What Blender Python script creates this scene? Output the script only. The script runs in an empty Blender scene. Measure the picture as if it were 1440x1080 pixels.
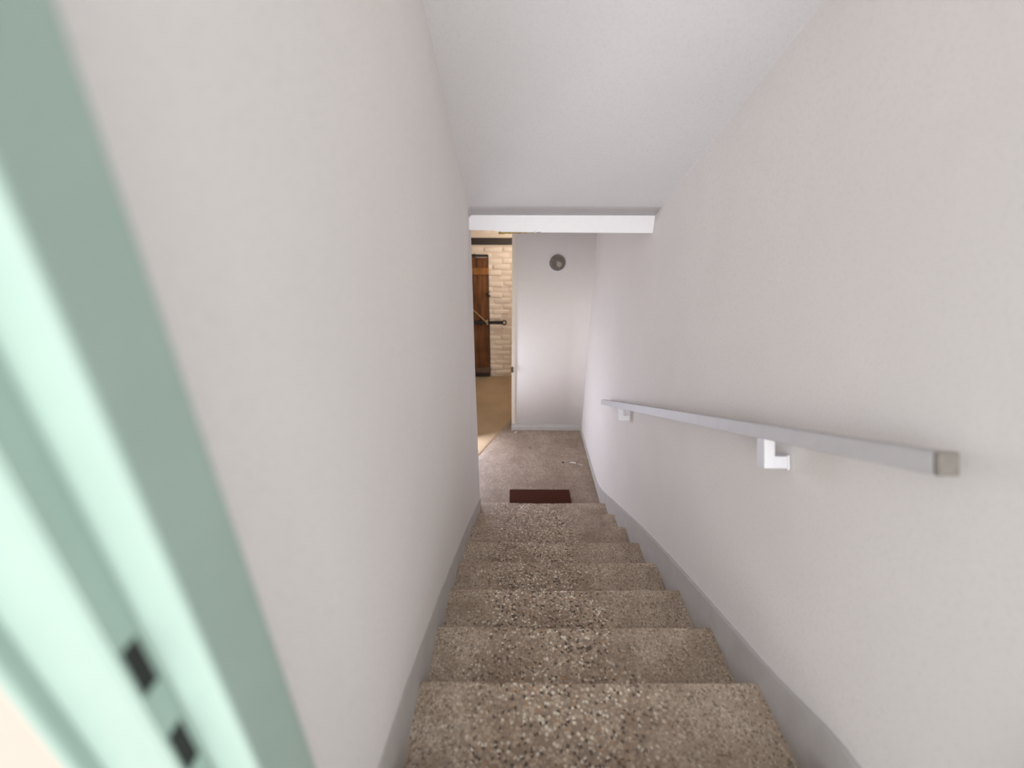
import bpy, bmesh, math, random
from mathutils import Vector, Matrix, noise
random.seed(7)
S = bpy.context.scene
COL = S.collection

# ---------------------------------------------------------------- camera
cd = bpy.data.cameras.new('camera'); cam = bpy.data.objects.new('camera', cd); COL.objects.link(cam)
cd.sensor_fit = 'HORIZONTAL'; cd.sensor_width = 36.0; cd.lens = 15.096
cd.clip_start = 0.02; cd.clip_end = 60
R_ = Vector((0.99998515, 0.0049883, 0.00219281)); U_ = Vector((-0.00404783, 0.41063842, 0.91178929)); F_ = Vector((-0.00364782, 0.91178463, -0.41065251))
cam.matrix_world = Matrix(((R_.x, U_.x, -F_.x, 0), (R_.y, U_.y, -F_.y, 0), (R_.z, U_.z, -F_.z, 0), (0, 0, 0, 1)))
cd.dof.use_dof = True; cd.dof.focus_distance = 2.3; cd.dof.aperture_fstop = 1.1
S.camera = cam

# ---------------------------------------------------------------- world, lights, exposure
W = bpy.data.worlds.new('daylight'); S.world = W; W.use_nodes = True
bg = W.node_tree.nodes['Background']; bg.inputs['Color'].default_value = (0.93, 0.96, 1.0, 1); bg.inputs['Strength'].default_value = 1.2

def area(name, loc, direction, sx, sy, power, color):
    l = bpy.data.lights.new(name, 'AREA'); l.shape = 'RECTANGLE'; l.size = sx; l.size_y = sy
    l.energy = power; l.color = color
    o = bpy.data.objects.new(name, l); COL.objects.link(o); o.location = loc
    o.rotation_euler = Vector(direction).to_track_quat('-Z', 'Y').to_euler()
    return o
# low, very hazy sun behind the photographer, shining level through the entrance and over the stairs
sl = bpy.data.lights.new('hazy_sun', 'SUN'); sl.energy = 2.9; sl.angle = math.radians(44); sl.color = (1.0, 0.985, 0.965)
so = bpy.data.objects.new('hazy_sun', sl); COL.objects.link(so); so.rotation_euler = Vector((0.06, 1.0, -0.19)).to_track_quat('-Z', 'Y').to_euler()
# added cool fill light, unseen behind the left wall, low beside the foot of the stairs
area('stair_foot_fill', (-0.62, 4.10, -1.98), (0.47, -0.88, 0.18), 0.36, 0.80, 16.0, (0.80, 0.84, 1.0))
# the cellar's own warm bulb, behind the end of the landing wall
pl = bpy.data.lights.new('cellar_bulb', 'POINT'); pl.energy = 12.0; pl.color = (1.0, 0.89, 0.77); pl.shadow_soft_size = 0.05
po = bpy.data.objects.new('cellar_bulb', pl); COL.objects.link(po); po.location = (0.27, 5.15, -0.62)

S.view_settings.view_transform = 'Standard'; S.view_settings.look = 'None'
S.view_settings.gamma = 1.0; S.view_settings.use_curve_mapping = False
S.view_settings.exposure = 0.42
S.cycles.max_bounces = 14; S.cycles.diffuse_bounces = 10; S.cycles.sample_clamp_indirect = 8.0

# ---------------------------------------------------------------- node helpers
def srgb(r, g, b):
    f = lambda c: (c / 255 / 12.92) if c / 255 <= 0.04045 else ((c / 255 + 0.055) / 1.055) ** 2.4
    return (f(r), f(g), f(b), 1)

class NM:
    def __init__(s, name, rough=0.8, spec=0.3):
        s.m = bpy.data.materials.new(name); s.m.use_nodes = True
        s.nt = s.m.node_tree; s.b = s.nt.nodes['Principled BSDF']
        s.b.inputs['Roughness'].default_value = rough
        s.b.inputs['Specular IOR Level'].default_value = spec
        s.tc = s.nt.nodes.new('ShaderNodeTexCoord')
    def n(s, t, **kw):
        x = s.nt.nodes.new(t)
        for k, v in kw.items():
            if k in x.inputs: x.inputs[k].default_value = v
            else: setattr(x, k, v)
        return x
    def l(s, a, b): s.nt.links.new(a, b)
    def mapped(s, scale=(1, 1, 1)):
        mp = s.n('ShaderNodeMapping'); mp.inputs['Scale'].default_value = scale
        s.l(s.tc.outputs['Object'], mp.inputs['Vector']); return mp.outputs['Vector']
    def noise(s, scale, detail=3, rough=0.55, vec=None):
        x = s.n('ShaderNodeTexNoise'); x.inputs['Scale'].default_value = scale
        x.inputs['Detail'].default_value = detail; x.inputs['Roughness'].default_value = rough
        s.l(vec if vec else s.tc.outputs['Object'], x.inputs['Vector']); return x.outputs['Fac']
    def ramp(s, fac, stops, interp='LINEAR'):
        x = s.n('ShaderNodeValToRGB'); x.color_ramp.interpolation = interp
        e = x.color_ramp.elements
        while len(e) < len(stops): e.new(0.5)
        for i, (p, c) in enumerate(stops):
            e[i].position = p; e[i].color = c if len(c) == 4 else (*c, 1)
        s.l(fac, x.inputs['Fac']); return x.outputs['Color']
    def mix(s, fac, a, b, mode='MIX'):
        x = s.n('ShaderNodeMix'); x.data_type = 'RGBA'; x.blend_type = mode
        for sock, v in ((x.inputs[0], fac), (x.inputs[6], a), (x.inputs[7], b)):
            if hasattr(v, 'is_output'): s.l(v, sock)
            else: sock.default_value = v
        return x.outputs[2]
    def math(s, op, a, b=0.0, c=None):
        x = s.n('ShaderNodeMath'); x.operation = op
        for i, v in enumerate((a, b) if c is None else (a, b, c)):
            if hasattr(v, 'is_output'): s.l(v, x.inputs[i])
            else: x.inputs[i].default_value = v
        return x.outputs[0]
    def color(s, c):
        if hasattr(c, 'is_output'): s.l(c, s.b.inputs['Base Color'])
        else: s.b.inputs['Base Color'].default_value = c
    def bump(s, h, dist=0.002, strength=0.5):
        x = s.n('ShaderNodeBump'); x.inputs['Distance'].default_value = dist; x.inputs['Strength'].default_value = strength
        s.l(h, x.inputs['Height']); s.l(x.outputs['Normal'], s.b.inputs['Normal'])

def g(v): return (v, v, v, 1)

def plaster(name, col, var=0.06, bump=0.35):
    m = NM(name, 0.85, 0.2)
    big = m.noise(1.7, 4, 0.6); fine = m.noise(130, 3, 0.7)
    d = tuple(c * (1 - var) for c in col[:3]) + (1,)
    c = m.mix(m.ramp(big, [(0.35, g(0)), (0.68, g(1))]), d, col)
    c = m.mix(m.ramp(fine, [(0.36, g(1)), (0.48, g(0))]), c, tuple(x * 0.91 for x in col[:3]) + (1,))
    m.color(c)
    h = m.math('ADD', m.math('MULTIPLY', m.noise(55, 4, 0.6), 0.6), m.math('MULTIPLY', fine, 0.5))
    m.bump(h, 0.0025, bump)
    return m.m

def terrazzo(name, worn=True):
    m = NM(name, 0.62, 0.35)
    v = m.n('ShaderNodeTexVoronoi'); v.inputs['Scale'].default_value = 112; v.inputs['Randomness'].default_value = 1
    m.l(m.tc.outputs['Object'], v.inputs['Vector'])
    sep = m.n('ShaderNodeSeparateColor'); m.l(v.outputs['Color'], sep.inputs['Color'])
    chip = m.ramp(sep.outputs[0], [(0.0, srgb(91, 80, 71)), (0.12, srgb(154, 137, 121)), (0.34, srgb(178, 160, 140)),
                                   (0.58, srgb(199, 181, 160)), (0.84, srgb(236, 226, 208)), (0.94, srgb(183, 149, 117))], 'CONSTANT')
    cement = m.mix(m.noise(9, 4), srgb(173, 155, 137), srgb(199, 182, 164))
    inside = m.ramp(v.outputs['Distance'], [(0.50, g(1)), (0.78, g(0))])
    coarse = m.mix(inside, srgb(159, 142, 126), chip)
    v2 = m.n('ShaderNodeTexVoronoi'); v2.inputs['Scale'].default_value = 190
    m.l(m.tc.outputs['Object'], v2.inputs['Vector'])
    s2 = m.n('ShaderNodeSeparateColor'); m.l(v2.outputs['Color'], s2.inputs['Color'])
    smooth = m.mix(m.ramp(s2.outputs[1], [(0.0, g(1)), (0.12, g(0.7)), (0.2, g(0))], 'CONSTANT'), cement, srgb(126, 111, 97))
    smooth = m.mix(m.ramp(s2.outputs[2], [(0.0, g(0.75)), (0.12, g(0))], 'CONSTANT'), smooth, srgb(225, 212, 195))
    sx = m.n('ShaderNodeSeparateXYZ'); m.l(m.tc.outputs['Object'], sx.inputs[0])
    if worn:
        # foot traffic has exposed the aggregate along the middle of the flight
        xx = m.math('ADD', sx.outputs[0], m.math('MULTIPLY', m.math('SUBTRACT', m.noise(7, 4), 0.5), 0.35))
        mask = m.ramp(m.math('MULTIPLY_ADD', xx, 0.8, 0.4), [(0.20, g(0.1)), (0.34, g(1)), (0.66, g(1)), (0.84, g(0.12))])
    else:
        mask = m.math('MULTIPLY', m.noise(3, 3), 0.5)
    c = m.mix(mask, smooth, coarse)
    dirt = m.noise(5, 5, 0.6)
    c = m.mix(m.ramp(dirt, [(0.36, g(0.45)), (0.60, g(0))]), c, srgb(131, 110, 92))
    if not worn: c = m.mix(1.0, c, (0.70, 0.67, 0.66, 1), 'MULTIPLY')
    m.color(c)
    m.bump(m.math('MULTIPLY', v.outputs['Distance'], mask), 0.002, 0.5)
    return m.m

def painted(name, col, rough=0.45, var=0.12, bump=0.1, scale=30):
    m = NM(name, rough, 0.45)
    n1 = m.noise(scale, 4, 0.6)
    m.color(m.mix(m.ramp(n1, [(0.35, g(0)), (0.7, g(1))]), tuple(c * (1 - var) for c in col[:3]) + (1,), col))
    m.bump(m.noise(scale * 3, 3), 0.001, bump)
    return m.m

def wood(name, dark, light, rough=0.75):
    m = NM(name, rough, 0.25)
    n1 = m.noise(1, 6, 0.65, m.mapped((38, 38, 2.2)))
    c = m.mix(m.ramp(n1, [(0.3, g(0)), (0.7, g(1))]), dark, light)
    c = m.mix(m.ramp(m.noise(4, 4), [(0.35, g(0.5)), (0.6, g(0))]), c, tuple(x * 0.45 for x in dark[:3]) + (1,))
    m.color(c); m.bump(n1, 0.002, 0.4)
    return m.m

M = dict(
    wall=plaster('white_plaster', srgb(228, 224, 221), 0.05, 0.42),
    ceiling=plaster('ceiling_plaster', srgb(224, 223, 226), 0.04, 0.25),
    beam=painted('white_painted_beam', srgb(224, 223, 226), 0.55, 0.03),
    skirt=terrazzo('skirting_cement', False),
    skirt_paint=painted('grey_skirting_paint', srgb(192, 189, 186), 0.55, 0.1, 0.15, 14),
    step=terrazzo('worn_terrazzo', True), floor=terrazzo('landing_terrazzo', False),
    rail=painted('grey_rail_paint', srgb(192, 189, 190), 0.5, 0.06, 0.1, 18),
    rail_end=painted('darkened_rail_end', srgb(128, 122, 115), 0.7, 0.2, 0.3, 60),
    bracket=painted('white_bracket_paint', srgb(216, 215, 219), 0.5, 0.03),
    green=painted('sea_green_gloss_paint', srgb(156, 177, 167), 0.32, 0.05, 0.05, 12),
    black=painted('black_iron_and_gaps', srgb(26, 22, 20), 0.55, 0.3),
    darksteel=painted('dark_brown_steel', srgb(52, 42, 36), 0.6, 0.3, 0.3),
    rust=painted('rusty_iron', srgb(96, 84, 64), 0.8, 0.4, 0.4, 80),
    plank=wood('brown_plank', srgb(78, 48, 27), srgb(130, 86, 52)),
    plank2=wood('orange_batten', srgb(124, 80, 40), srgb(172, 120, 68)),
    plank3=wood('grey_brown_batten', srgb(72, 54, 44), srgb(120, 96, 80)),
    brick=plaster('cream_painted_brick', srgb(226, 212, 196), 0.12, 0.9),
    mortar=plaster('cream_painted_mortar', srgb(222, 206, 188), 0.15, 0.9),
    cream=plaster('cream_corner_plaster', srgb(222, 212, 198), 0.1, 0.5),
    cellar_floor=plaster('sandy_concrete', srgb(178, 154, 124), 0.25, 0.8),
    paving=plaster('pale_paving', srgb(205, 200, 192), 0.1, 0.4), mat=None, rope=painted('hemp_cord', srgb(206, 176, 132), 0.9, 0.15),
    foam=painted('yellowed_foam', srgb(168, 146, 84), 0.9, 0.35, 0.6, 90),
    outer=plaster('pink_render', srgb(188, 168, 158), 0.05, 0.3),
    paper=painted('white_scrap', srgb(235, 232, 226), 0.8, 0.03),
    crumb=painted('dark_crumb', srgb(52, 40, 34), 0.9, 0.2),
)
mm = NM('coir_mat_brown', 0.95, 0.1)
mm.color(mm.mix(mm.noise(160, 3, 0.7), srgb(56, 29, 18), srgb(88, 50, 34))); mm.bump(mm.noise(420, 3, 0.8), 0.006, 0.9)
M['mat'] = mm.m
gl = NM('smoky_ribbed_glass', 0.18, 0.5)
gl.color(srgb(215, 208, 200)); gl.b.inputs['Transmission Weight'].default_value = 0.85; gl.b.inputs['IOR'].default_value = 1.3
M['smoky'] = gl.m
M['reflector'] = painted('tarnished_reflector', srgb(140, 126, 114), 0.4, 0.25, 0.3, 40)
M['opal'] = painted('opal_bulb_glass', srgb(232, 226, 214), 0.25, 0.02)

# ---------------------------------------------------------------- mesh helpers
def link(name, me, mat, parent=None, smooth=False):
    o = bpy.data.objects.new(name, me); COL.objects.link(o)
    if mat: me.materials.append(mat)
    if smooth:
        for p in me.polygons: p.use_smooth = True
    if parent: o.parent = parent
    return o

def from_bm(name, bm, mat, parent=None, smooth=False):
    bmesh.ops.recalc_face_normals(bm, faces=bm.faces)
    me = bpy.data.meshes.new(name); bm.to_mesh(me); bm.free()
    return link(name, me, mat, parent, smooth)

def tag(o, label=None, cat=None, group=None, kind=None):
    if label: o['label'] = label
    if cat: o['category'] = cat
    if group: o['group'] = group
    if kind: o['kind'] = kind
    return o

def empty(name, loc, label, cat, **k):
    o = bpy.data.objects.new(name, None); COL.objects.link(o); o.location = loc; o.empty_display_size = 0.05
    return tag(o, label, cat, **k)

def box_bm(x0, x1, y0, y1, z0, z1, bev=0.0, seg=2, bm=None):
    own = bmesh.new()
    bmesh.ops.create_cube(own, size=1.0)
    for v in own.verts:
        v.co = Vector(((x0 + x1) / 2 + v.co.x * (x1 - x0), (y0 + y1) / 2 + v.co.y * (y1 - y0), (z0 + z1) / 2 + v.co.z * (z1 - z0)))
    if bev: bmesh.ops.bevel(own, geom=own.edges[:], offset=bev, segments=seg, affect='EDGES', profile=0.5)
    if bm is None: return own
    me = bpy.data.meshes.new('tmp'); own.to_mesh(me); own.free(); bm.from_mesh(me); bpy.data.meshes.remove(me)
    return bm

def prism_bm(poly, axis, a, b):
    """poly: list of 2-D points in the plane across the axis, extruded from a to b"""
    bm = bmesh.new()
    def P(p, t):
        return {'x': (t, p[0], p[1]), 'y': (p[0], t, p[1]), 'z': (p[0], p[1], t)}[axis]
    A = [bm.verts.new(P(p, a)) for p in poly]; B = [bm.verts.new(P(p, b)) for p in poly]
    n = len(poly)
    bm.faces.new(A); bm.faces.new(B)
    for i in range(n): bm.faces.new((A[i], A[(i + 1) % n], B[(i + 1) % n], B[i]))
    return bm

def grid_bm(fn, nu, nv):
    bm = bmesh.new()
    V = [[bm.verts.new(fn(i / nu, j / nv)) for j in range(nv + 1)] for i in range(nu + 1)]
    for i in range(nu):
        for j in range(nv): bm.faces.new((V[i][j], V[i + 1][j], V[i + 1][j + 1], V[i][j + 1]))
    return bm

def slab_from_grid(fn, nu, nv, off):
    """a surface with thickness: the visible side is fn, the far side is offset by off"""
    bm = grid_bm(fn, nu, nv)
    off = Vector(off)
    B = [[bm.verts.new(Vector(fn(i / nu, j / nv)) + off) for j in range(nv + 1)] for i in range(nu + 1)]
    bm.verts.ensure_lookup_table()
    A = lambda i, j: bm.verts[i * (nv + 1) + j]
    for i in range(nu):
        for j in range(nv): bm.faces.new((B[i][j], B[i][j + 1], B[i + 1][j + 1], B[i + 1][j]))
    for i in range(nu):
        bm.faces.new((A(i, 0), B[i][0], B[i + 1][0], A(i + 1, 0))); bm.faces.new((A(i, nv), A(i + 1, nv), B[i + 1][nv], B[i][nv]))
    for j in range(nv):
        bm.faces.new((A(0, j), A(0, j + 1), B[0][j + 1], B[0][j])); bm.faces.new((A(nu, j), B[nu][j], B[nu][j + 1], A(nu, j + 1)))
    return bm

def lathe_bm(profile, seg=32, axis='y', centre=(0, 0, 0)):
    bm = bmesh.new(); rings = []
    for r, t in profile:
        ring = []
        for k in range(seg):
            a = 2 * math.pi * k / seg
            if axis == 'y': p = (centre[0] + r * math.cos(a), centre[1] + t, centre[2] + r * math.sin(a))
            else: p = (centre[0] + r * math.cos(a), centre[1] + r * math.sin(a), centre[2] + t)
            ring.append(bm.verts.new(p))
        rings.append(ring)
    for a, b in zip(rings, rings[1:]):
        for k in range(seg): bm.faces.new((a[k], a[(k + 1) % seg], b[(k + 1) % seg], b[k]))
    bm.faces.new(rings[0]); bm.faces.new(rings[-1])
    return bm

def tube_bm(pts, r, seg=8, bm=None):
    bm = bm or bmesh.new(); rings = []
    pts = [Vector(p) for p in pts]
    for i, p in enumerate(pts):
        t = (pts[min(i + 1, len(pts) - 1)] - pts[max(i - 1, 0)]).normalized()
        u = t.cross(Vector((0.13, 0.21, 1))).normalized(); w = t.cross(u)
        rr = r[i] if isinstance(r, (list, tuple)) else r
        rings.append([bm.verts.new(p + rr * (math.cos(2 * math.pi * k / seg) * u + math.sin(2 * math.pi * k / seg) * w)) for k in range(seg)])
    for a, b in zip(rings, rings[1:]):
        for k in range(seg): bm.faces.new((a[k], a[(k + 1) % seg], b[(k + 1) % seg], b[k]))
    bm.faces.new(rings[0]); bm.faces.new(rings[-1])
    return bm

# ---------------------------------------------------------------- measures
RUN, RISE, Y0, Z0 = 0.2848, 0.1371, 0.8395, -1.3888
ZF = Z0 - 8 * RISE                       # landing floor
def nos(i): return Y0 + i * RUN, Z0 - i * RISE
def line(y): return Z0 - (y - Y0) * RISE / RUN      # nosing line
XL, XR, XRW = -0.290, 0.760, 0.774
YC, YB, YBACK, YFAR = 2.805, 2.532, 4.291, 5.824
ZB, ZBT = -0.209, -0.133
def ceil_z(y): return -0.131 + 0.481 * (2.548 - y)
ZTOP = nos(-2)[1]

# ---------------------------------------------------------------- setting
# left wall: old plaster that leans in towards the sloping ceiling; the top follows the ceiling
def left_x(y, h):
    k = max(0.0, min(1.0, h / 2.1))
    base = -0.295 + 0.025 * max(0, min(1, (y - 2.1) / 0.7))
    top = -0.232 - 0.036 * max(0, min(1, (y - 2.3) / 0.5))
    return base + (top - base) * k + 0.004 * math.sin(3.1 * y + 2 * h) * (1 - abs(2 * k - 1) * 0.6)
def left_fn(u, v):
    y = 0.262 + (YC - 0.262) * u
    z0 = max(line(y) - 0.25, ZF - 0.02); z1 = min(max(ceil_z(y) + 0.10, ZB + 0.05), 1.2)
    z = z0 + (z1 - z0) * v
    if u > 0.99: pass
    return (left_x(y, z - line(y)), y, z)
tag(from_bm('wall_left', slab_from_grid(left_fn, 40, 26, (-0.16, 0, 0)), M['wall'], smooth=False), 'white plastered wall on the left of the stairs, beside the green door frame', 'wall', kind='structure')
for p in bpy.data.objects['wall_left'].data.polygons: p.use_smooth = abs(p.normal.x) > 0.9

# right wall: one plane from the door down to the landing's end
def right_fn(u, v):
    y = 0.18 + (YBACK + 0.25 - 0.18) * u
    z0, z1 = ZF - 0.05, 1.25
    z = z0 + (z1 - z0) * v
    return (XRW + 0.003 * math.sin(2.3 * y + 1.7 * z), y, z)
tag(from_bm('wall_right', slab_from_grid(right_fn, 44, 30, (0.16, 0, 0)), M['wall']), 'white plastered wall carrying the handrail on the right of the stairs', 'wall', kind='structure')
for p in bpy.data.objects['wall_right'].data.polygons: p.use_smooth = abs(p.normal.x) > 0.9

# sloping ceiling with soft coves at both sides
def ceil_prof(u):
    xl, xr, r = -0.245, 0.80, 0.012
    if u < 0.2:
        a = u / 0.2 * math.pi / 2; return (xl + r * (1 - math.cos(a)) - 0.0, -r * (1 - math.sin(a)))
    if u > 0.8:
        a = (1 - u) / 0.2 * math.pi / 2; r2 = 0.012; return (XRW + 0.004 - r2 * (1 - math.cos(a)), -r2 * (1 - math.sin(a)))
    t = (u - 0.2) / 0.6
    return (xl + r + (XRW + 0.004 - 0.012 - xl - r) * t, 0)
def ceil_fn(u, v):
    y = 0.18 + (YB + 0.004 - 0.18) * v
    x, dz = ceil_prof(u)
    return (x, y, ceil_z(y) + dz)
o = from_bm('ceiling', slab_from_grid(ceil_fn, 30, 20, (0, 0.05, 0.12)), M['ceiling'], smooth=True)
tag(o, 'white sloping ceiling running down above the stairs to the beam', 'ceiling', kind='structure')

# beam over the foot of the stairs
bm = prism_bm([(-0.31, ZBT + 0.08), (-0.31, ZB + 0.008), (-0.12, ZB + 0.006), (-0.085, ZB + 0.004), (-0.075, ZB - 0.002),
               (0.12, ZB - 0.003), (0.135, ZB + 0.006), (0.15, ZB - 0.004), (XRW + 0.006, ZB - 0.006), (XRW + 0.006, ZBT + 0.08)], 'y', YB, YC - 0.002)
bmesh.ops.bevel(bm, geom=[e for e in bm.edges if abs(e.verts[0].co.y - YB) < 1e-5 and abs(e.verts[1].co.y - YB) < 1e-5], offset=0.004, segments=2, affect='EDGES')
beam = tag(from_bm('trim_1', bm, M['beam']), 'white painted beam crossing above the foot of the stairs', 'beam', kind='structure')
bm = bmesh.new()
for k in range(12):       # crumbling yellow foam along the lower edge
    x = -0.088 + k * 0.018
    box_bm(x, x + 0.019, YB + 0.006, YB + 0.05, ZB - 0.016 + 0.010 * k / 12 + 0.004 * random.random(), ZB + 0.001, 0.003, 1, bm)
tag(from_bm('foam_strip', bm, M['foam'], beam), 'yellowed foam edge under the beam')
bm = prism_bm([(0.112, ZB - 0.004), (0.140, ZB + 0.002), (0.128, ZB + 0.016)], 'y', YB - 0.012, YB + 0.001)
tag(from_bm('torn_flap', bm, M['beam'], beam), 'small torn flap on the lower edge')

# landing and cellar floor; the bulb's shadow edge is drawn as their diagonal joint
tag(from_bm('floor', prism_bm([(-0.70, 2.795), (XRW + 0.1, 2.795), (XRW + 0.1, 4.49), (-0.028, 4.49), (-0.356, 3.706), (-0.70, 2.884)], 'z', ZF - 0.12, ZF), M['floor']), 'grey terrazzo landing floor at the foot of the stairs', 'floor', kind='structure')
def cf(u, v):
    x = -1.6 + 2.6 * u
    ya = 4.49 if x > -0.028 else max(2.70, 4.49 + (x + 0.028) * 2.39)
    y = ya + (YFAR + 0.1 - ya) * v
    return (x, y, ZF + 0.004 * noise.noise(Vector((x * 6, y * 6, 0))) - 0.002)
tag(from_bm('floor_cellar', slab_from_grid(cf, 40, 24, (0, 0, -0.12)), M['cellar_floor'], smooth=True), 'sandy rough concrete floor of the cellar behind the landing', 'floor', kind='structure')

# back wall of the landing, swelling forward into its right-hand corner
prof = [(-0.012, YBACK + 0.16), (-0.012, YBACK + 0.012), (0.0, YBACK)]
prof += [(0.60, YBACK)] + [(0.60 + 0.19 * t, YBACK - 0.050 * t ** 1.6) for t in (0.15, 0.3, 0.45, 0.6, 0.75, 0.9, 1.0)] + [(0.79, YBACK + 0.16)]
bm = prism_bm(prof, 'z', ZF - 0.03, ZB + 0.02)
wb = tag(from_bm('wall_back', bm, M['wall']), 'white wall facing the stairs at the end of the landing, with the round lamp', 'wall', kind='structure')
for p in wb.data.polygons: p.use_smooth = p.normal.y < -0.7 and abs(p.normal.z) < 0.5
tag(from_bm('corner_strip', box_bm(-0.020, 0.020, YBACK - 0.006, YBACK + 0.10, ZF, ZB + 0.02, 0.004), M['cream'], wb), 'cream plastered corner strip')
# ceiling of the landing and the cellar (behind the beam), closing walls out of view
tag(from_bm('ceiling_cellar', box_bm(-1.7, 1.0, YC - 0.01, YFAR + 0.2, ZB + 0.01, ZB + 0.15), M['ceiling']), 'flat ceiling of the cellar behind the beam', 'ceiling', kind='structure')
tag(from_bm('wall_cellar_left', box_bm(-1.72, -1.6, 2.6, YFAR + 0.1, ZF - 0.1, ZB + 0.1), M['cream']), 'side wall of the cellar behind the left wall', 'wall', kind='structure')
tag(from_bm('wall_cellar_front', box_bm(-1.6, -0.44, 2.64, YC - 0.002, ZF - 0.1, ZB + 0.1), M['cream']), 'cellar wall backing onto the stairs', 'wall', kind='structure')
tag(from_bm('wall_cellar_right', box_bm(0.90, 1.0, YBACK + 0.16, YFAR + 0.1, ZF - 0.1, ZB + 0.1), M['cream']), 'right side wall of the cellar behind the landing wall', 'wall', kind='structure')

# skirtings
def skirt(name, top, x0, x1, label, xf=None):
    low = [(y, max(line(y) - 0.24, ZF - 0.0)) for y, z in top]
    poly = list(top) + list(reversed(low))
    bm = bmesh.new()
    n = len(top)
    X1 = xf if xf else (lambda y: x1)
    A = [[bm.verts.new((X(y), y, z)) for (y, z) in top] for X in (lambda y: x0, X1)]
    B = [[bm.verts.new((X(y), y, z)) for (y, z) in low] for X in (lambda y: x0, X1)]
    for i in range(n - 1):
        bm.faces.new((A[0][i], A[0][i + 1], A[1][i + 1], A[1][i]))
        bm.faces.new((B[0][i], B[1][i], B[1][i + 1], B[0][i + 1]))
        for s in (0, 1): bm.faces.new((A[s][i], B[s][i], B[s][i + 1], A[s][i + 1]))
    for i in (0, n - 1): bm.faces.new((A[0][i], A[1][i], B[1][i], B[0][i]))
    return tag(from_bm(name, bm, M['skirt_paint']), label, 'skirting', kind='structure')
skirt('baseboard_left', [(0.28, -1.045), (0.519, -1.145), (0.726, -1.225), (1.2, -1.46), (1.571, -1.655), (2.0, -1.875), (2.555, -2.152), (2.80, -2.275)], -0.33, XL + 0.001, 'grey painted skirting stepping down the left side of the stairs', lambda y: left_x(y, 0.05) + 0.006)
skirt('baseboard_right', [(0.28, -1.06), (0.50, -1.155), (0.56, -1.170), (0.62, -1.195), (0.797, -1.290), (1.254, -1.490), (1.6, -1.645), (2.0, -1.835), (2.6, -2.145), (2.80, -2.25), (3.04, -2.372), (3.14, -2.412), (3.25, -2.438), (3.4, -2.452), (4.24, -2.456)], XR - 0.002, XRW + 0.03, 'grey painted skirting along the right wall under the handrail')
tag(from_bm('baseboard_back', box_bm(-0.022, 0.772, YBACK - 0.060, YBACK + 0.02, ZF, ZF + 0.058, 0.005), M['skirt_paint']), 'grey skirting at the foot of the landing back wall', 'skirting', kind='structure')

# wall around the entrance door at the top of the stairs, outer face rendered pink
tag(from_bm('wall_front', box_bm(-5, -0.345, 0.178, 0.275, -1.3, 3.6), M['outer']), 'pale pink rendered outer wall left of the green door frame', 'wall', kind='structure')
tag(from_bm('wall_front.001', box_bm(0.80, 5, 0.178, 0.275, -1.3, 3.6), M['outer']), 'pale pink rendered outer wall right of the entrance', 'wall', kind='structure')
tag(from_bm('wall_front.002', box_bm(-0.345, 0.80, 0.178, 0.275, 0.93, 3.6), M['outer']), 'outer wall above the entrance', 'wall', kind='structure')
tag(from_bm('floor_top', box_bm(-5, 5, -7, nos(-2)[0] - 0.03, ZTOP - 0.2, ZTOP - 0.002), M['paving']), 'paved floor before the entrance at the top of the stairs', 'floor', kind='structure')

# ---------------------------------------------------------------- staircase
st = empty('staircase', (0.235, 1.7, ZF), 'worn speckled terrazzo staircase descending between the white walls to the landing', 'stairs')
def step(i):
    y, z = nos(i)
    yb = y - RUN - 0.026
    r = 0.010
    prof = [(yb, z - RISE), (yb, z)]
    prof += [(y - r + r * math.sin(a), z - r + r * math.cos(a)) for a in [k * math.pi / 8 for k in range(0, 5)]]
    prof += [(y, z - 0.036), (y - 0.006, z - 0.042), (y - 0.026, z - 0.046), (y - 0.026, z - RISE)]
    n = 48
    bm = bmesh.new(); rows = []
    for k in range(n + 1):
        x = XL + (XR - XL) * k / n
        wear = 0.006 * math.exp(-((x - 0.22) / 0.24) ** 2)
        row = []
        for j, (py, pz) in enumerate(prof):
            q = 0.0018 * noise.noise(Vector((x * 26, i * 7.3, j * 0.3)))
            edge = 2 <= j <= 6
            row.append(bm.verts.new((x, py + (q - wear * 0.4 if edge else 0), pz - (wear * (0.8 if edge else 0)) + (q * 0.8 if edge else 0))))
        rows.append(row)
    m = len(prof)
    for a, b in zip(rows, rows[1:]):
        for j in range(m): bm.faces.new((a[j], a[(j + 1) % m], b[(j + 1) % m], b[j]))
    bm.faces.new(rows[0]); bm.faces.new(rows[-1])
    o = from_bm('step', bm, M['step'], st)
    o.matrix_parent_inverse = st.matrix_basis.inverted()
    return o
for i in range(-1, 8): step(i)
o = from_bm('top_step', box_bm(XL, XR, nos(-2)[0] - 0.03, nos(-2)[0], ZTOP - RISE, ZTOP, 0.006), M['step'], st); o.matrix_parent_inverse = st.matrix_basis.inverted()

def child(name, bm, mat, parent, label=None, smooth=False):
    o = from_bm(name, bm, mat, parent, smooth)
    c = parent.matrix_basis.copy(); p = parent.parent
    while p: c = p.matrix_basis @ c if not p.parent else c; p = p.parent
    o.matrix_parent_inverse = Matrix.Identity(4)
    # geometry was written in world coordinates: move it into the parent's frame
    o.data.transform(world_of(parent).inverted())
    if label: o['label'] = label
    return o
def world_of(o):
    m = o.matrix_basis.copy()
    while o.parent:
        o2 = o.parent; m = o2.matrix_basis @ o.matrix_parent_inverse @ m; o = o2
    return m

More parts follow.
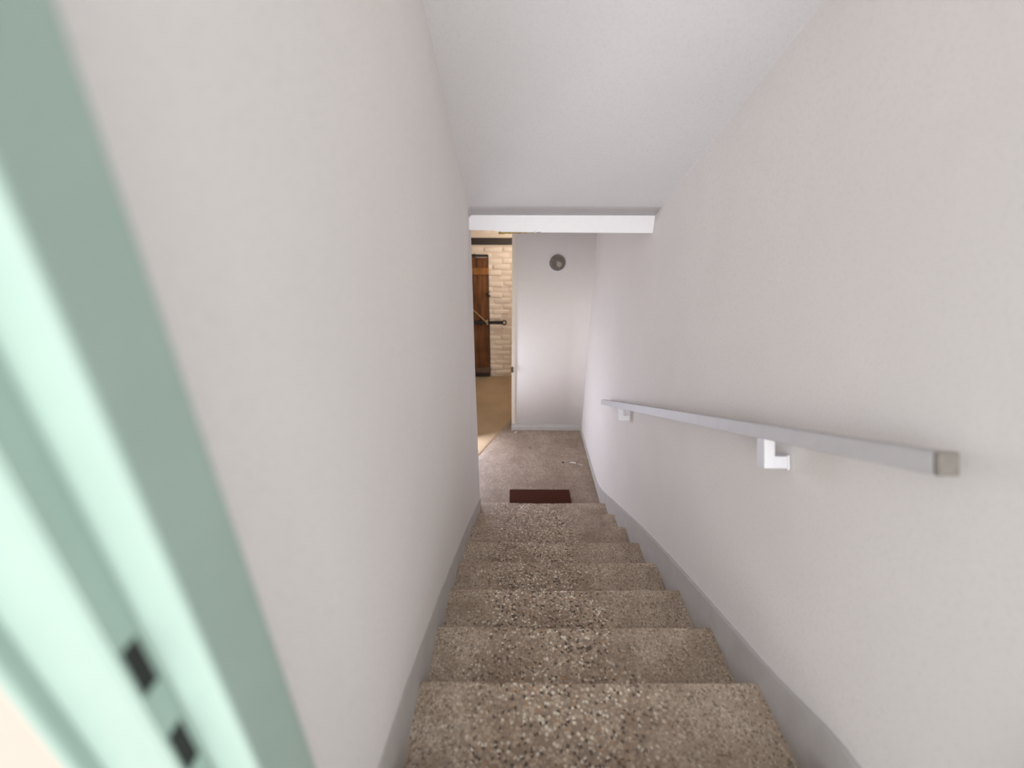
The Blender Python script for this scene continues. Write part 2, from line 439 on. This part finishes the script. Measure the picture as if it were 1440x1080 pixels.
# ---------------------------------------------------------------- handrail
P_lo, P_hi = Vector((0.700, 3.085, -1.522)), Vector((0.700, 0.603, -0.392))
hr = empty('handrail', (0.70, 1.8, -0.95), 'long grey square wooden handrail fixed on the right wall above the stairs', 'handrail')
dirv = (P_lo - P_hi).normalized(); up = Vector((0, -dirv.z, dirv.y)).normalized()
if up.z < 0: up = -up
def rail_bm(t0, t1, w=0.038, h=0.040, bev=0.002):
    a, b = P_hi.lerp(P_lo, t0), P_hi.lerp(P_lo, t1)
    bm = bmesh.new(); c = []
    for p in (a, b):
        c.append([bm.verts.new(p + up * (-h if k in (0, 1) else 0) + Vector((w if k in (1, 2) else 0, 0, 0))) for k in range(4)])
    bm.faces.new(c[0]); bm.faces.new(c[1])
    for k in range(4): bm.faces.new((c[0][k], c[0][(k + 1) % 4], c[1][(k + 1) % 4], c[1][k]))
    bmesh.ops.recalc_face_normals(bm, faces=bm.faces)
    bmesh.ops.bevel(bm, geom=bm.edges[:], offset=bev, segments=2, affect='EDGES')
    return bm
child('rail', rail_bm(0.0031, 1.0), M['rail'], hr)
child('end_piece', rail_bm(0.0, 0.0030), M['rail_end'], hr, 'brownish upper end of the rail, darkened against the sun')  # end face toned darker to cancel the sunlight falling on it
def bracket(yc):
    t = (P_hi.y - yc) / (P_hi.y - P_lo.y); p = P_hi.lerp(P_lo, t) - up * 0.040
    b = empty('bracket', (0, 0, 0), None, None); b.parent = hr; b.location = p - hr.location
    b.rotation_euler = (math.atan2(-dirv.z, dirv.y) * -1, 0, 0)     # square to the rail
    def piece(name, bm):
        from_bm(name, bm, M['bracket'], b)
    piece('post', box_bm(0.003, 0.033, -0.019, 0.019, -0.082, 0.001, 0.0015))
    piece('arm', box_bm(0.031, 0.073, -0.018, 0.018, -0.082, -0.048, 0.0015))
    piece('wall_plate', box_bm(0.067, 0.074, -0.021, 0.021, -0.086, -0.044, 0.0015))
bracket(1.070); bracket(2.575)

# ---------------------------------------------------------------- round lamp on the back wall
LC = (0.422, YBACK, -0.635)
lamp = empty('wall_lamp', LC, 'round dusky glass wall lamp high on the landing back wall', 'lamp')
child('base_ring', lathe_bm([(0.072, 0.004), (0.094, 0.004), (0.094, -0.010), (0.088, -0.016), (0.080, -0.016), (0.076, -0.008), (0.072, 0.0)], 40, 'y', LC), M['bracket'], lamp, 'white rim', True)
child('reflector', lathe_bm([(0.078, -0.004), (0.060, 0.0), (0.02, 0.002), (0.001, 0.002)], 36, 'y', LC), M['reflector'], lamp, 'dull brown reflector', True)
child('bulb', lathe_bm([(0.012, 0.0), (0.012, -0.016), (0.020, -0.026), (0.024, -0.036), (0.020, -0.046), (0.010, -0.053), (0.001, -0.055)], 20, 'y', (LC[0] + 0.012, LC[1], LC[2] - 0.012)), M['opal'], lamp, 'pale bulb behind the glass', True)
bm = lathe_bm([(0.079, -0.010), (0.076, -0.030), (0.066, -0.050), (0.046, -0.064), (0.022, -0.070), (0.001, -0.071)], 36, 'y', LC)
child('glass_dome', bm, M['smoky'], lamp, 'smoky glass dome', True)
for k in range(10):
    a = 2 * math.pi * k / 10
    pts = [(LC[0] + r * math.cos(a), LC[1] + t, LC[2] + r * math.sin(a)) for r, t in ((0.080, -0.012), (0.077, -0.031), (0.067, -0.051), (0.047, -0.065), (0.030, -0.070))]
    child('cage_rib', tube_bm(pts, 0.0014, 5), M['reflector'], lamp)

# ---------------------------------------------------------------- doormat and scraps on the landing
mt = empty('doormat', (0.238, 3.02, ZF), 'dark brown coir doormat lying at the foot of the stairs', 'mat')
bm = box_bm(-0.030, 0.507, 2.86, 3.165, ZF + 0.001, ZF + 0.013, 0.004)
child('pile', bm, M['mat'], mt)
child('rubber_backing', box_bm(-0.032, 0.509, 2.858, 3.167, ZF, ZF + 0.004), M['crumb'], mt, 'thin black backing')
def scrap(name, x, y, l, w, h, rot, mat, label, cat):
    bm = box_bm(-l / 2, l / 2, -w / 2, w / 2, 0, h, h * 0.3, 1)
    for v in bm.verts: v.co += Vector((noise.noise(v.co * 90) * w * 0.4, noise.noise(v.co * 80 + Vector((3, 1, 2))) * w * 0.5, 0))
    o = from_bm(name, bm, mat); o.location = (x, y, ZF); o.rotation_euler = (0, 0, rot)
    return tag(o, label, cat)
scrap('plaster_flake', 0.595, 3.60, 0.055, 0.018, 0.006, -0.15, M['paper'], 'larger white plaster flake lying on the landing near the right wall', 'debris')
scrap('paper_curl', 0.665, 3.57, 0.050, 0.006, 0.005, -0.5, M['paper'], 'thin pale sliver beside the larger flake near the right wall', 'debris')
scrap('wood_sliver', 0.025, 4.185, 0.050, 0.012, 0.006, 1.1, M['paper'], 'pale sliver on the floor by the left end of the back skirting', 'debris')
scrap('dirt_crumb', 0.50, 3.60, 0.020, 0.018, 0.010, 0.3, M['crumb'], 'dark crumb left of the white flake on the landing', 'debris')
scrap('dirt_crumb', 0.175, 3.87, 0.013, 0.012, 0.007, 0.3, M['crumb'], 'tiny dark crumb alone in the middle of the landing', 'debris')

# ---------------------------------------------------------------- green door frame at the top, left edge of the picture
fr = tag(bpy.data.objects.new('door_1', None), 'sea green painted rebated door frame at the top of the stairs, close on the left', 'door frame', kind='structure')
COL.objects.link(fr); fr.location = (-0.28, 0.23, ZTOP)
A1 = (-0.235, 0.282); A2 = (-0.235, 0.2136); A3 = (-0.277, 0.2136); A4 = (-0.277, 0.190); A5 = (-0.335, 0.190); A6 = (-0.335, 0.176); A7 = (-0.343, 0.176); A8 = (-0.343, 0.282)
def jamb(mirror=False):
    bm = prism_bm([A1, A2, A3, A4, A5, A6, A7, A8], 'z', ZTOP - 0.002, 0.93)
    bmesh.ops.recalc_face_normals(bm, faces=bm.faces)
    es = [e for e in bm.edges if abs(e.verts[0].co.z - e.verts[1].co.z) > 0.5 and any(abs(e.verts[0].co.x - q[0]) < 1e-4 and abs(e.verts[0].co.y - q[1]) < 1e-4 for q in (A1, A2, A4, A6))]
    bmesh.ops.bevel(bm, geom=es, offset=0.005, segments=4, affect='EDGES', profile=0.5)
    if mirror:
        for v in bm.verts: v.co.x = 0.50 - v.co.x
    return bm
child('jamb', jamb(), M['green'], fr)
child('jamb', jamb(True), M['green'], fr)
child('head', box_bm(-0.40, 0.90, 0.190, 0.282, 0.85, 0.94, 0.004), M['green'], fr)
# strike plate let into the rebate: painted plate, black blocks for the shade in two pockets
ys0, ys1 = 0.1915, 0.2130; xs = -0.2768
holes = [(-0.347, -0.296), (-0.452, -0.398)]
bm = bmesh.new()
zs = [-0.80, holes[1][0], holes[1][1], holes[0][0], holes[0][1], 0.06]
for a, b in ((zs[0], zs[1]), (zs[2], zs[3]), (zs[4], zs[5])): box_bm(xs - 0.001, xs + 0.0022, ys0, ys1, a, b, 0, 1, bm)
for a, b in holes:
    for y0_, y1_ in ((ys0, ys0 + 0.003), (ys1 - 0.003, ys1)): box_bm(xs - 0.001, xs + 0.0022, y0_, y1_, a, b, 0, 1, bm)
sp = child('strike_plate', bm, M['green'], fr)
for a, b in holes: child('bolt_pocket_shade', box_bm(xs - 0.004, xs + 0.0008, ys0 + 0.003, ys1 - 0.003, a, b), M['black'], sp, 'black block for the shade inside the bolt pocket')

# ---------------------------------------------------------------- cellar: painted brick wall, plank door, bar, cord
cw = tag(from_bm('wall_cellar', box_bm(-1.62, 1.0, YFAR - 0.014, YFAR + 0.2, ZF - 0.1, ZB + 0.1), M['mortar']), 'uneven cream painted brick wall of the cellar, seen through the gap left of the landing wall', 'wall', kind='structure')
BL, BH, J = 0.224, 0.066, 0.009
brick_meshes = []
for k in range(14):
    bm = box_bm(-BL / 2, BL / 2, -0.03, 0.03, -BH / 2, BH / 2, 0.014, 2)
    for v in bm.verts:
        n = noise.noise_vector(Vector((v.co.x * 14 + k * 5.1, v.co.y * 9, v.co.z * 20)))
        v.co += Vector((n.x * 0.014, n.y * 0.012, n.z * 0.011))
    bmesh.ops.recalc_face_normals(bm, faces=bm.faces)
    me = bpy.data.meshes.new('brick'); bm.to_mesh(me); bm.free(); me.materials.append(M['brick'])
    for p in me.polygons: p.use_smooth = True
    brick_meshes.append(me)
row = 0; z = ZF + 0.03
while z < ZB - 0.02:
    x = -0.86 + (0.5 * (BL + J) if row % 2 else 0) + random.uniform(-0.02, 0.02)
    while x < 0.22:
        if not (x + BL / 2 < -0.36 and z < -0.80) and not (-0.665 < z < -0.525):
            o = bpy.data.objects.new('brick', random.choice(brick_meshes)); COL.objects.link(o); o.parent = cw
            o.location = (x + random.uniform(-0.006, 0.006), YFAR + 0.010 + random.uniform(-0.007, 0.007), z + BH / 2 + random.uniform(-0.004, 0.004))
            o.rotation_euler = (random.uniform(-0.10, 0.10), random.uniform(-0.05, 0.05), random.uniform(-0.05, 0.05))
        x += BL + J
    z += BH + J; row += 1
tag(from_bm('trim_2', box_bm(-1.55, 0.30, YFAR - 0.045, YFAR + 0.05, -0.640, -0.555, 0.006), M['darksteel']), 'dark brown steel beam set across the top of the brick wall', 'beam', kind='structure')

DX1 = -0.348; DY = YFAR - 0.035
dr = empty('plank_door', (-0.75, DY, ZF), 'brown wooden plank door with battens in the cream brick wall of the cellar', 'door')
pw = 0.145
for k in range(5):
    x1 = DX1 - k * (pw + 0.004)
    bm = box_bm(x1 - pw, x1, DY - 0.016, DY + 0.016, ZF + 0.012 + random.uniform(0, 0.01), -0.795 + random.uniform(-0.008, 0.004), 0.004)
    child('plank', bm, M['plank'], dr)
for zc, hh, m, lab, xe in ((-0.968, 0.09, 'plank2', 'orange brown upper batten', -0.332), (-2.372, 0.075, 'plank3', 'greyish lower batten', -0.330)):
    child('batten', box_bm(-1.06, xe, DY - 0.046, DY - 0.014, zc - hh / 2, zc + hh / 2, 0.004), M[m], dr, lab)
child('kick_board', box_bm(-1.06, DX1 + 0.002, DY - 0.030, DY - 0.014, ZF + 0.012, -2.412, 0.003), M['darksteel'], dr, 'dark worn board along the foot of the door')
child('shadow_gap_strip', box_bm(-1.10, -0.338, DY - 0.005, DY + 0.045, -0.790, -0.758, 0.003), M['black'], dr, 'black strip for the shade in the gap above the planks')  # black strip paints the shade of the recess above the door
child('side_rail', box_bm(-0.350, -0.335, DY + 0.0, DY + 0.045, ZF + 0.005, -0.770, 0.002), M['darksteel'], dr, 'dark edge rail')
# iron hook on the door edge
child('hook', tube_bm([(-0.38, DY - 0.02, -1.262), (-0.355, DY - 0.035, -1.268), (-0.335, DY - 0.036, -1.285), (-0.325, DY - 0.02, -1.300)], 0.009, 6), M['black'], dr, 'small black iron hook')

for z0_, z1_ in ((-1.694, -1.680), (-1.628, -1.614)): child('staple', box_bm(-0.47, -0.44, DY - 0.080, DY - 0.012, z0_, z1_, 0.002), M['black'], dr)
br = empty('locking_bar', (-0.5, DY - 0.06, -1.65), 'black iron bar held across the plank door, its ringed end over the bricks', 'bar')
child('bar', box_bm(-0.98, -0.150, DY - 0.075, DY - 0.050, -1.676, -1.632, 0.004), M['black'], br)
ring = [(-0.130 + 0.026 * math.cos(a), DY - 0.062, -1.655 + 0.028 * math.sin(a)) for a in [2 * math.pi * k / 16 for k in range(17)]]
child('end_ring', tube_bm(ring, 0.010, 7), M['black'], br)
cdr = [(-0.372, DY - 0.085, -1.645), (-0.46, DY - 0.086, -1.560), (-0.56, DY - 0.080, -1.462), (-0.70, DY - 0.065, -1.330), (-0.86, DY - 0.030, -1.180)]
co = empty('cord', cdr[0], 'thin pale cord slanting down to the black bar on the plank door', 'cord')
child('line', tube_bm(cdr, 0.0045, 6), M['rope'], co)
kn = [(-0.366 + 0.006 * math.sin(a * 2), DY - 0.0625 + 0.022 * math.cos(a), -1.654 + 0.030 * math.sin(a)) for a in [2 * math.pi * k / 14 for k in range(15)]]
child('loop', tube_bm(kn, 0.0055, 6), M['rope'], co)

# rusty keeper on the end of the landing wall
kp = empty('door_keeper', (-0.014, YBACK - 0.01, -1.756), 'small rusty iron keeper on the left edge of the landing wall', 'keeper')
child('plate', box_bm(-0.026, -0.004, YBACK - 0.012, YBACK - 0.003, -1.792, -1.728, 0.002), M['rust'], kp)
child('pin', tube_bm([(-0.020, YBACK - 0.016, -1.785), (-0.020, YBACK - 0.018, -1.735)], 0.007, 8), M['rust'], kp)
